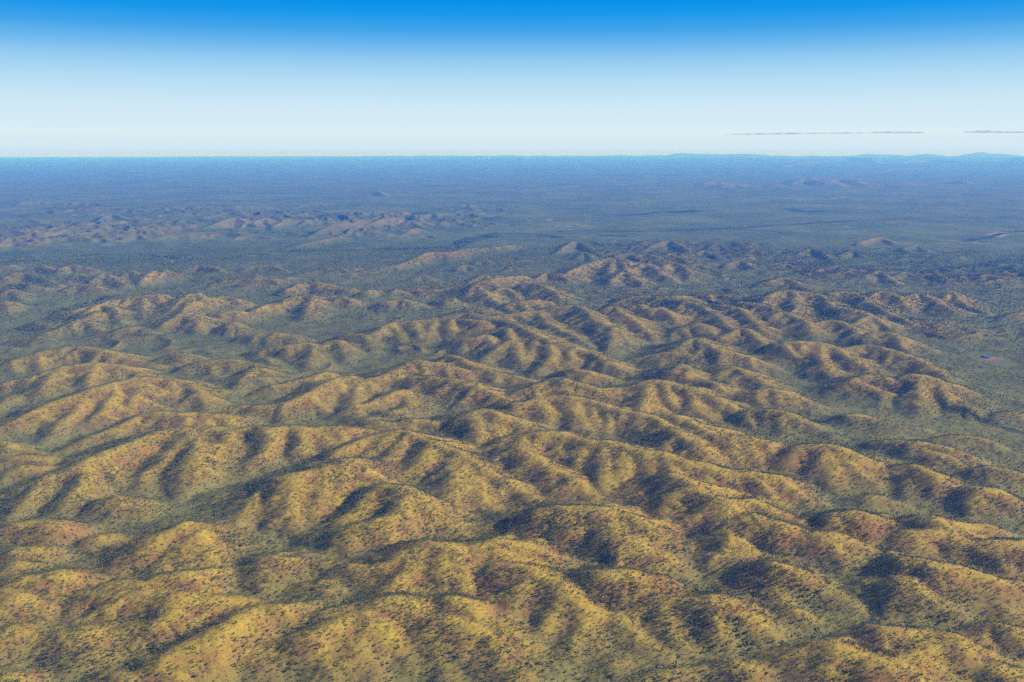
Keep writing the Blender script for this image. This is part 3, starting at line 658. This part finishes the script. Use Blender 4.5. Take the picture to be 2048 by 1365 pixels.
POND = ground(1976, 718, 14)
near = scatter(1150, 2600, 1.0, 0.2)
midd = scatter(2600, 5200, 0.75, 0.15)
farr = scatter(5200, 10500, 0.2, 0.03)
def clear(t):
    k = np.hypot((t[0] - POND[0]) / 75, (t[1] - POND[1] + 40) / 150) > 1
    return tuple(v[k] for v in t)
near, midd, farr = clear(near), clear(midd), clear(farr)

# the three hundred that show largest become trees of their own
u, v = in_picture(near[0], near[1], near[2] + 3)
dist = np.sqrt(near[3] ** 2 + (H - near[2]) ** 2)
inside = (u > 12) & (u < 2036) & (v < 1356)
size_n = (0.6 + 1.75 * rng.random(len(u)) ** 2.8) * (1 + 0.35 * grid_at(GULLY, near[0], near[1]))
score = np.where(inside, size_n / dist, 0)
pick = np.argsort(-score)[:300]
rest_mask = np.ones(len(u), bool); rest_mask[pick] = False

def stuff_trees(xs, ys, zs, size, protos, sides):
    out = []
    kind = rng.integers(len(protos), size=len(xs))
    for k, Pv in enumerate(protos):
        m = kind == k
        n = int(m.sum())
        if not n: continue
        th = rng.uniform(0, 2 * math.pi, n); s = size[m]
        hgt = s * rng.uniform(0.85, 1.2, n)
        co, si = np.cos(th) * s, np.sin(th) * s
        Q = Pv.reshape(-1, 3)
        X = Q[None, :, 0] * co[:, None] - Q[None, :, 1] * si[:, None] + xs[m][:, None]
        Y = Q[None, :, 0] * si[:, None] + Q[None, :, 1] * co[:, None] + ys[m][:, None]
        Z = Q[None, :, 2] * hgt[:, None] + (zs[m] + hgt * 1.15)[:, None]
        out.append(np.stack([X, Y, Z], -1).reshape(-1, 3))
    return np.concatenate(out)

R = np.random.default_rng(3)
P_near = [leaf_cloud(16, 0.42, 4, R, 1, R.uniform(0.8, 1.1)) for _ in range(8)]
P_mid = [leaf_cloud(8, 0.66, 3, R, 1, R.uniform(0.8, 1.1)) for _ in range(10)]
P_far = [leaf_cloud(4, 0.98, 3, R, 1, R.uniform(0.8, 1.1)) for _ in range(12)]
sz_m = (0.7 + 1.8 * rng.random(len(midd[0])) ** 2.4) * (1 + 0.35 * grid_at(GULLY, midd[0], midd[1]))
sz_f = (1.6 + 2.2 * rng.random(len(farr[0])) ** 1.5) * (1 + 0.5 * grid_at(CREEK, farr[0], farr[1]))
Vn = stuff_trees(*[a[rest_mask] for a in near[:3]], size_n[rest_mask], P_near, 4)
Vm = stuff_trees(*midd[:3], sz_m, P_mid, 3)
Vf = stuff_trees(*farr[:3], sz_f, P_far, 3)
print('trees', len(near[0]), len(midd[0]), len(farr[0]), 'faces', len(Vn) // 4, len(Vm) // 3, len(Vf) // 3)
# one object: quads first, then triangles
wm = bpy.data.meshes.new('woodland')
V = np.concatenate([Vn, Vm, Vf]).astype(np.float32)
nq, ntri = len(Vn) // 4, (len(Vm) + len(Vf)) // 3
wm.vertices.add(len(V)); wm.vertices.foreach_set('co', V.ravel())
wm.loops.add(len(V)); wm.loops.foreach_set('vertex_index', np.arange(len(V), dtype=np.int32))
wm.polygons.add(nq + ntri)
wm.polygons.foreach_set('loop_start', np.concatenate([np.arange(nq) * 4, nq * 4 + np.arange(ntri) * 3]).astype(np.int32))
wm.update(calc_edges=True)
wm.materials.append(leafm.m)
woodland = bpy.data.objects.new('woodland', wm)
COL.objects.link(woodland)
tag(woodland, 'open woodland of countless small dark trees spread over the hills and plain', 'woodland', kind='stuff')

# --- the near trees, each a thing with crown and trunk
def tube(P, r0, r1, n=6):
    V, Fc = [], []
    P = [np.array(p, float) for p in P]
    for i, p in enumerate(P):
        d = P[min(i + 1, len(P) - 1)] - P[max(i - 1, 0)]
        d /= np.linalg.norm(d)
        a = np.cross(d, (1, 0.2, 0.1)); a /= np.linalg.norm(a); b = np.cross(d, a)
        r = r0 + (r1 - r0) * i / (len(P) - 1)
        for k in range(n):
            t = 2 * math.pi * k / n
            V.append(p + (a * math.cos(t) + b * math.sin(t)) * r)
    for i in range(len(P) - 1):
        for k in range(n):
            Fc.append((i * n + k, i * n + (k + 1) % n, (i + 1) * n + (k + 1) % n, (i + 1) * n + k))
    return V, Fc

KINDS = [('round_crowned', 1.0, 0.95, 150, 0.26), ('tall', 0.80, 1.25, 150, 0.25), ('spreading', 1.2, 0.72, 170, 0.27)]
protos = []
for kname, sx, sz, n, ls in KINDS:
    for rep in range(3):
        cm = face_mesh('crown', leaf_cloud(n, ls, 4, R, sx, sz) + np.array([0, 0, 1.15 * sz + 0.25]), 4)
        cm.materials.append(leafm.m)
        V, Fc = [], []
        trunk = [(0, 0, -0.12), (R.uniform(-.04, .04), R.uniform(-.04, .04), 0.35), (R.uniform(-.1, .1), R.uniform(-.1, .1), 1.15 * sz)]
        parts = [tube(trunk, 0.075, 0.035)]
        for k in range(4):
            a = R.uniform(0, 2 * math.pi)
            q = np.array(trunk[1]) + np.array([0, 0, R.uniform(0.05, 0.4) * sz])
            parts.append(tube([q, q + np.array([math.cos(a) * .3, math.sin(a) * .3, .3]), q + np.array([math.cos(a) * .55 * sx, math.sin(a) * .55 * sx, .75 * sz])], 0.035, 0.012, 5))
        for v_, f_ in parts:
            o = len(V); V += v_; Fc += [tuple(i + o for i in f) for f in f_]
        tm = bpy.data.meshes.new('trunk'); tm.from_pydata([tuple(p) for p in V], [], Fc); tm.materials.append(barkm.m)
        root = bpy.data.objects.new('tree', None)
        crown = bpy.data.objects.new('crown', cm); tk = bpy.data.objects.new('trunk', tm)
        crown.parent = root; tk.parent = root
        protos.append((kname, root, crown, tk))
LOOK = {'round_crowned': 'small round dark green tree', 'tall': 'slim upright dark green tree', 'spreading': 'low spreading dark green tree'}
used = set()
for i in pick:
    k = int(rng.integers(len(protos)))
    kname, root, crown, tk = protos[k]
    if k in used:
        r_, c_, t_ = root.copy(), crown.copy(), tk.copy()
        c_.parent = r_; t_.parent = r_
    else:
        r_, c_, t_ = root, crown, tk
        used.add(k)
    for o in (r_, c_, t_): COL.objects.link(o)
    r_.empty_display_size = 1.0
    r_.location = (near[0][i], near[1][i], near[2][i])
    r_.rotation_euler = (0, 0, rng.uniform(0, 6.28))
    s = float(size_n[i])
    r_.scale = (s, s, s * rng.uniform(0.9, 1.15))
    gy = 'in a gully' if grid_at(GULLY, near[0][i:i + 1], near[1][i:i + 1])[0] > 0.3 else ('on a pale grassy crest' if grid_at(CREST, near[0][i:i + 1], near[1][i:i + 1])[0] > 0.45 else 'on an ochre hillside')
    band = 'at the lower edge' if v[i] > 1270 else 'above the lower edge'
    x = int(u[i] / 2048 * 8)
    where = ['far left', 'left quarter', 'left third', 'centre left', 'centre right', 'right third', 'right quarter', 'far right'][x]
    tag(r_, f'{LOOK[kname]} {gy} {band}, {where}', 'tree', f'{kname.replace("_", " ")} trees {gy} {band}, {where}')

# ------------------------------------------------------------------ the blue dam and its bare red bank
def patch(name, cx, cy, rx, ry, lift, seed, mat, label, cat, n=48, dome=0.0):
    V = []; Fc = []
    rings = 5
    for j in range(rings + 1):
        for k in range(n):
            t = 2 * math.pi * k / n
            w = 1 + 0.22 * math.sin(2 * t + seed) + 0.13 * math.sin(3 * t + 2 * seed) + 0.06 * math.sin(7 * t)
            f = j / rings
            V.append((cx + rx * w * f * math.cos(t), cy + ry * w * f * math.sin(t), 0))
    X = np.array([p[0] for p in V]); Y = np.array([p[1] for p in V])
    Zt = grid_at(GZ, X, Y)
    V = [(x, y, (z + lift) if not dome else float(lift)) for (x, y, _), z in zip(V, Zt)]
    for j in range(rings):
        for k in range(n):
            Fc.append((j * n + k, (j + 1) * n + k, (j + 1) * n + (k + 1) % n, j * n + (k + 1) % n))
    me = bpy.data.meshes.new(name); me.from_pydata(V, [], Fc); me.update()
    me.materials.append(mat)
    o = bpy.data.objects.new(name, me); COL.objects.link(o)
    return tag(o, label, cat, kind='structure')

redm = N('bare_red_earth')
redm.base(redm.mix(redm.step(redm.noise(1 / 9.0, 3), 0.4, 0.62), (0.25, 0.12, 0.072), (0.28, 0.18, 0.11)))
watm = N('muddy_blue_water')
watm.base(watm.mix(watm.noise(1 / 20.0), (0.04, 0.10, 0.24), (0.06, 0.14, 0.30)))
watm.b.inputs['Roughness'].default_value = 0.25
watm.b.inputs['Specular IOR Level'].default_value = 0.3
bx, by = ground(1981, 719, 14)
bank = patch('red_earth_bank', bx, by - 12, 36, 44, 0.6, 1.3, redm.m, 'bare red earth bank around the small blue dam', 'bare earth')
zmax = max(vv.co.z for vv in bank.data.vertices)
wx, wy = ground(1975, 717, 14)
water = patch('water', wx, wy + 4, 21, 30, zmax + 0.3, 0.4, watm.m, 'small blue dam on the wooded flat', 'water', dome=1)

# ------------------------------------------------------------------ thin clouds low over the horizon
cm_ = bpy.data.materials.new('thin_cloud')
cm_.use_nodes = True
ct = cm_.node_tree
pb = ct.nodes['Principled BSDF']
pb.inputs['Base Color'].default_value = (0.68, 0.78, 0.98, 1)
pb.inputs['Roughness'].default_value = 1.0
pb.inputs['Specular IOR Level'].default_value = 0.0
geo = ct.nodes.new('ShaderNodeNewGeometry')
mp = ct.nodes.new('ShaderNodeMapping'); mp.inputs['Scale'].default_value = (1 / 900, 1 / 900, 1 / 160)
ct.links.new(geo.outputs['Position'], mp.inputs['Vector'])
nz = ct.nodes.new('ShaderNodeTexNoise'); nz.inputs['Scale'].default_value = 1.0; nz.inputs['Detail'].default_value = 4
ct.links.new(mp.outputs[0], nz.inputs['Vector'])
mm = ct.nodes.new('ShaderNodeMapRange'); mm.inputs['From Min'].default_value = 0.32; mm.inputs['From Max'].default_value = 0.62
mm.inputs['To Min'].default_value = 0.16; mm.inputs['To Max'].default_value = 0.30
ct.links.new(nz.outputs['Fac'], mm.inputs['Value'])
ct.links.new(mm.outputs[0], pb.inputs['Alpha'])

def cloud(px0, py0, px1, py1, thick, seed, label):
    """a long flat bank of cloud, 70 km away: position from the picture, real length, depth and thickness"""
    D = 70000.0
    def at(px, py):
        uu, vv = (px - 1024) / F, (682.5 - py) / F
        d = Vector((uu, CP + vv * SP, -SP + vv * CP)); d *= D / d.y
        return Vector((0, 0, H)) + d
    a, b = at(px0, py0), at(px1, py1)
    n, m = 90, 12
    V, Fc = [], []
    for i in range(n + 1):
        t = i / n
        p = a.lerp(b, t)
        e = min(1, (t * (1 - t) * 4) ** 0.5 * 1.15)
        w = e * (0.85 + 0.2 * float(vnoise(np.array([t * 9 + seed]), np.array([seed * 1.7]), 90)[0]) + 0.25 * float(vnoise(np.array([t * 31 + seed]), np.array([2.2]), 91)[0])) + 0.03
        for k in range(m):
            q = 2 * math.pi * k / m
            lump = 1 + 0.35 * float(vnoise(np.array([t * 60 + seed]), np.array([k * 1.3]), 92)[0])
            V.append((p.x, p.y + math.cos(q) * 900 * w, p.z + math.sin(q) * thick * w * lump * (1.0 if math.sin(q) > 0 else 0.5)))
    for i in range(n):
        for k in range(m):
            Fc.append((i * m + k, i * m + (k + 1) % m, (i + 1) * m + (k + 1) % m, (i + 1) * m + k))
    me = bpy.data.meshes.new('cloud'); me.from_pydata(V, [], Fc); me.update()
    me.polygons.foreach_set('use_smooth', np.ones(len(me.polygons), bool))
    me.materials.append(cm_)
    o = bpy.data.objects.new('cloud', me); COL.objects.link(o)
    return tag(o, label, 'cloud', 'thin clouds low over the horizon')
cloud(1448, 269.5, 1758, 266, 75, 1.0, 'longest thin grey streak of cloud, low over the horizon')
cloud(1742, 265.5, 1848, 266, 85, 4.0, 'short grey cloud joined to the right end of the longest streak')
cloud(1925, 264.5, 2110, 265.5, 95, 7.0, 'grey streak of cloud cut off by the right edge of the picture')
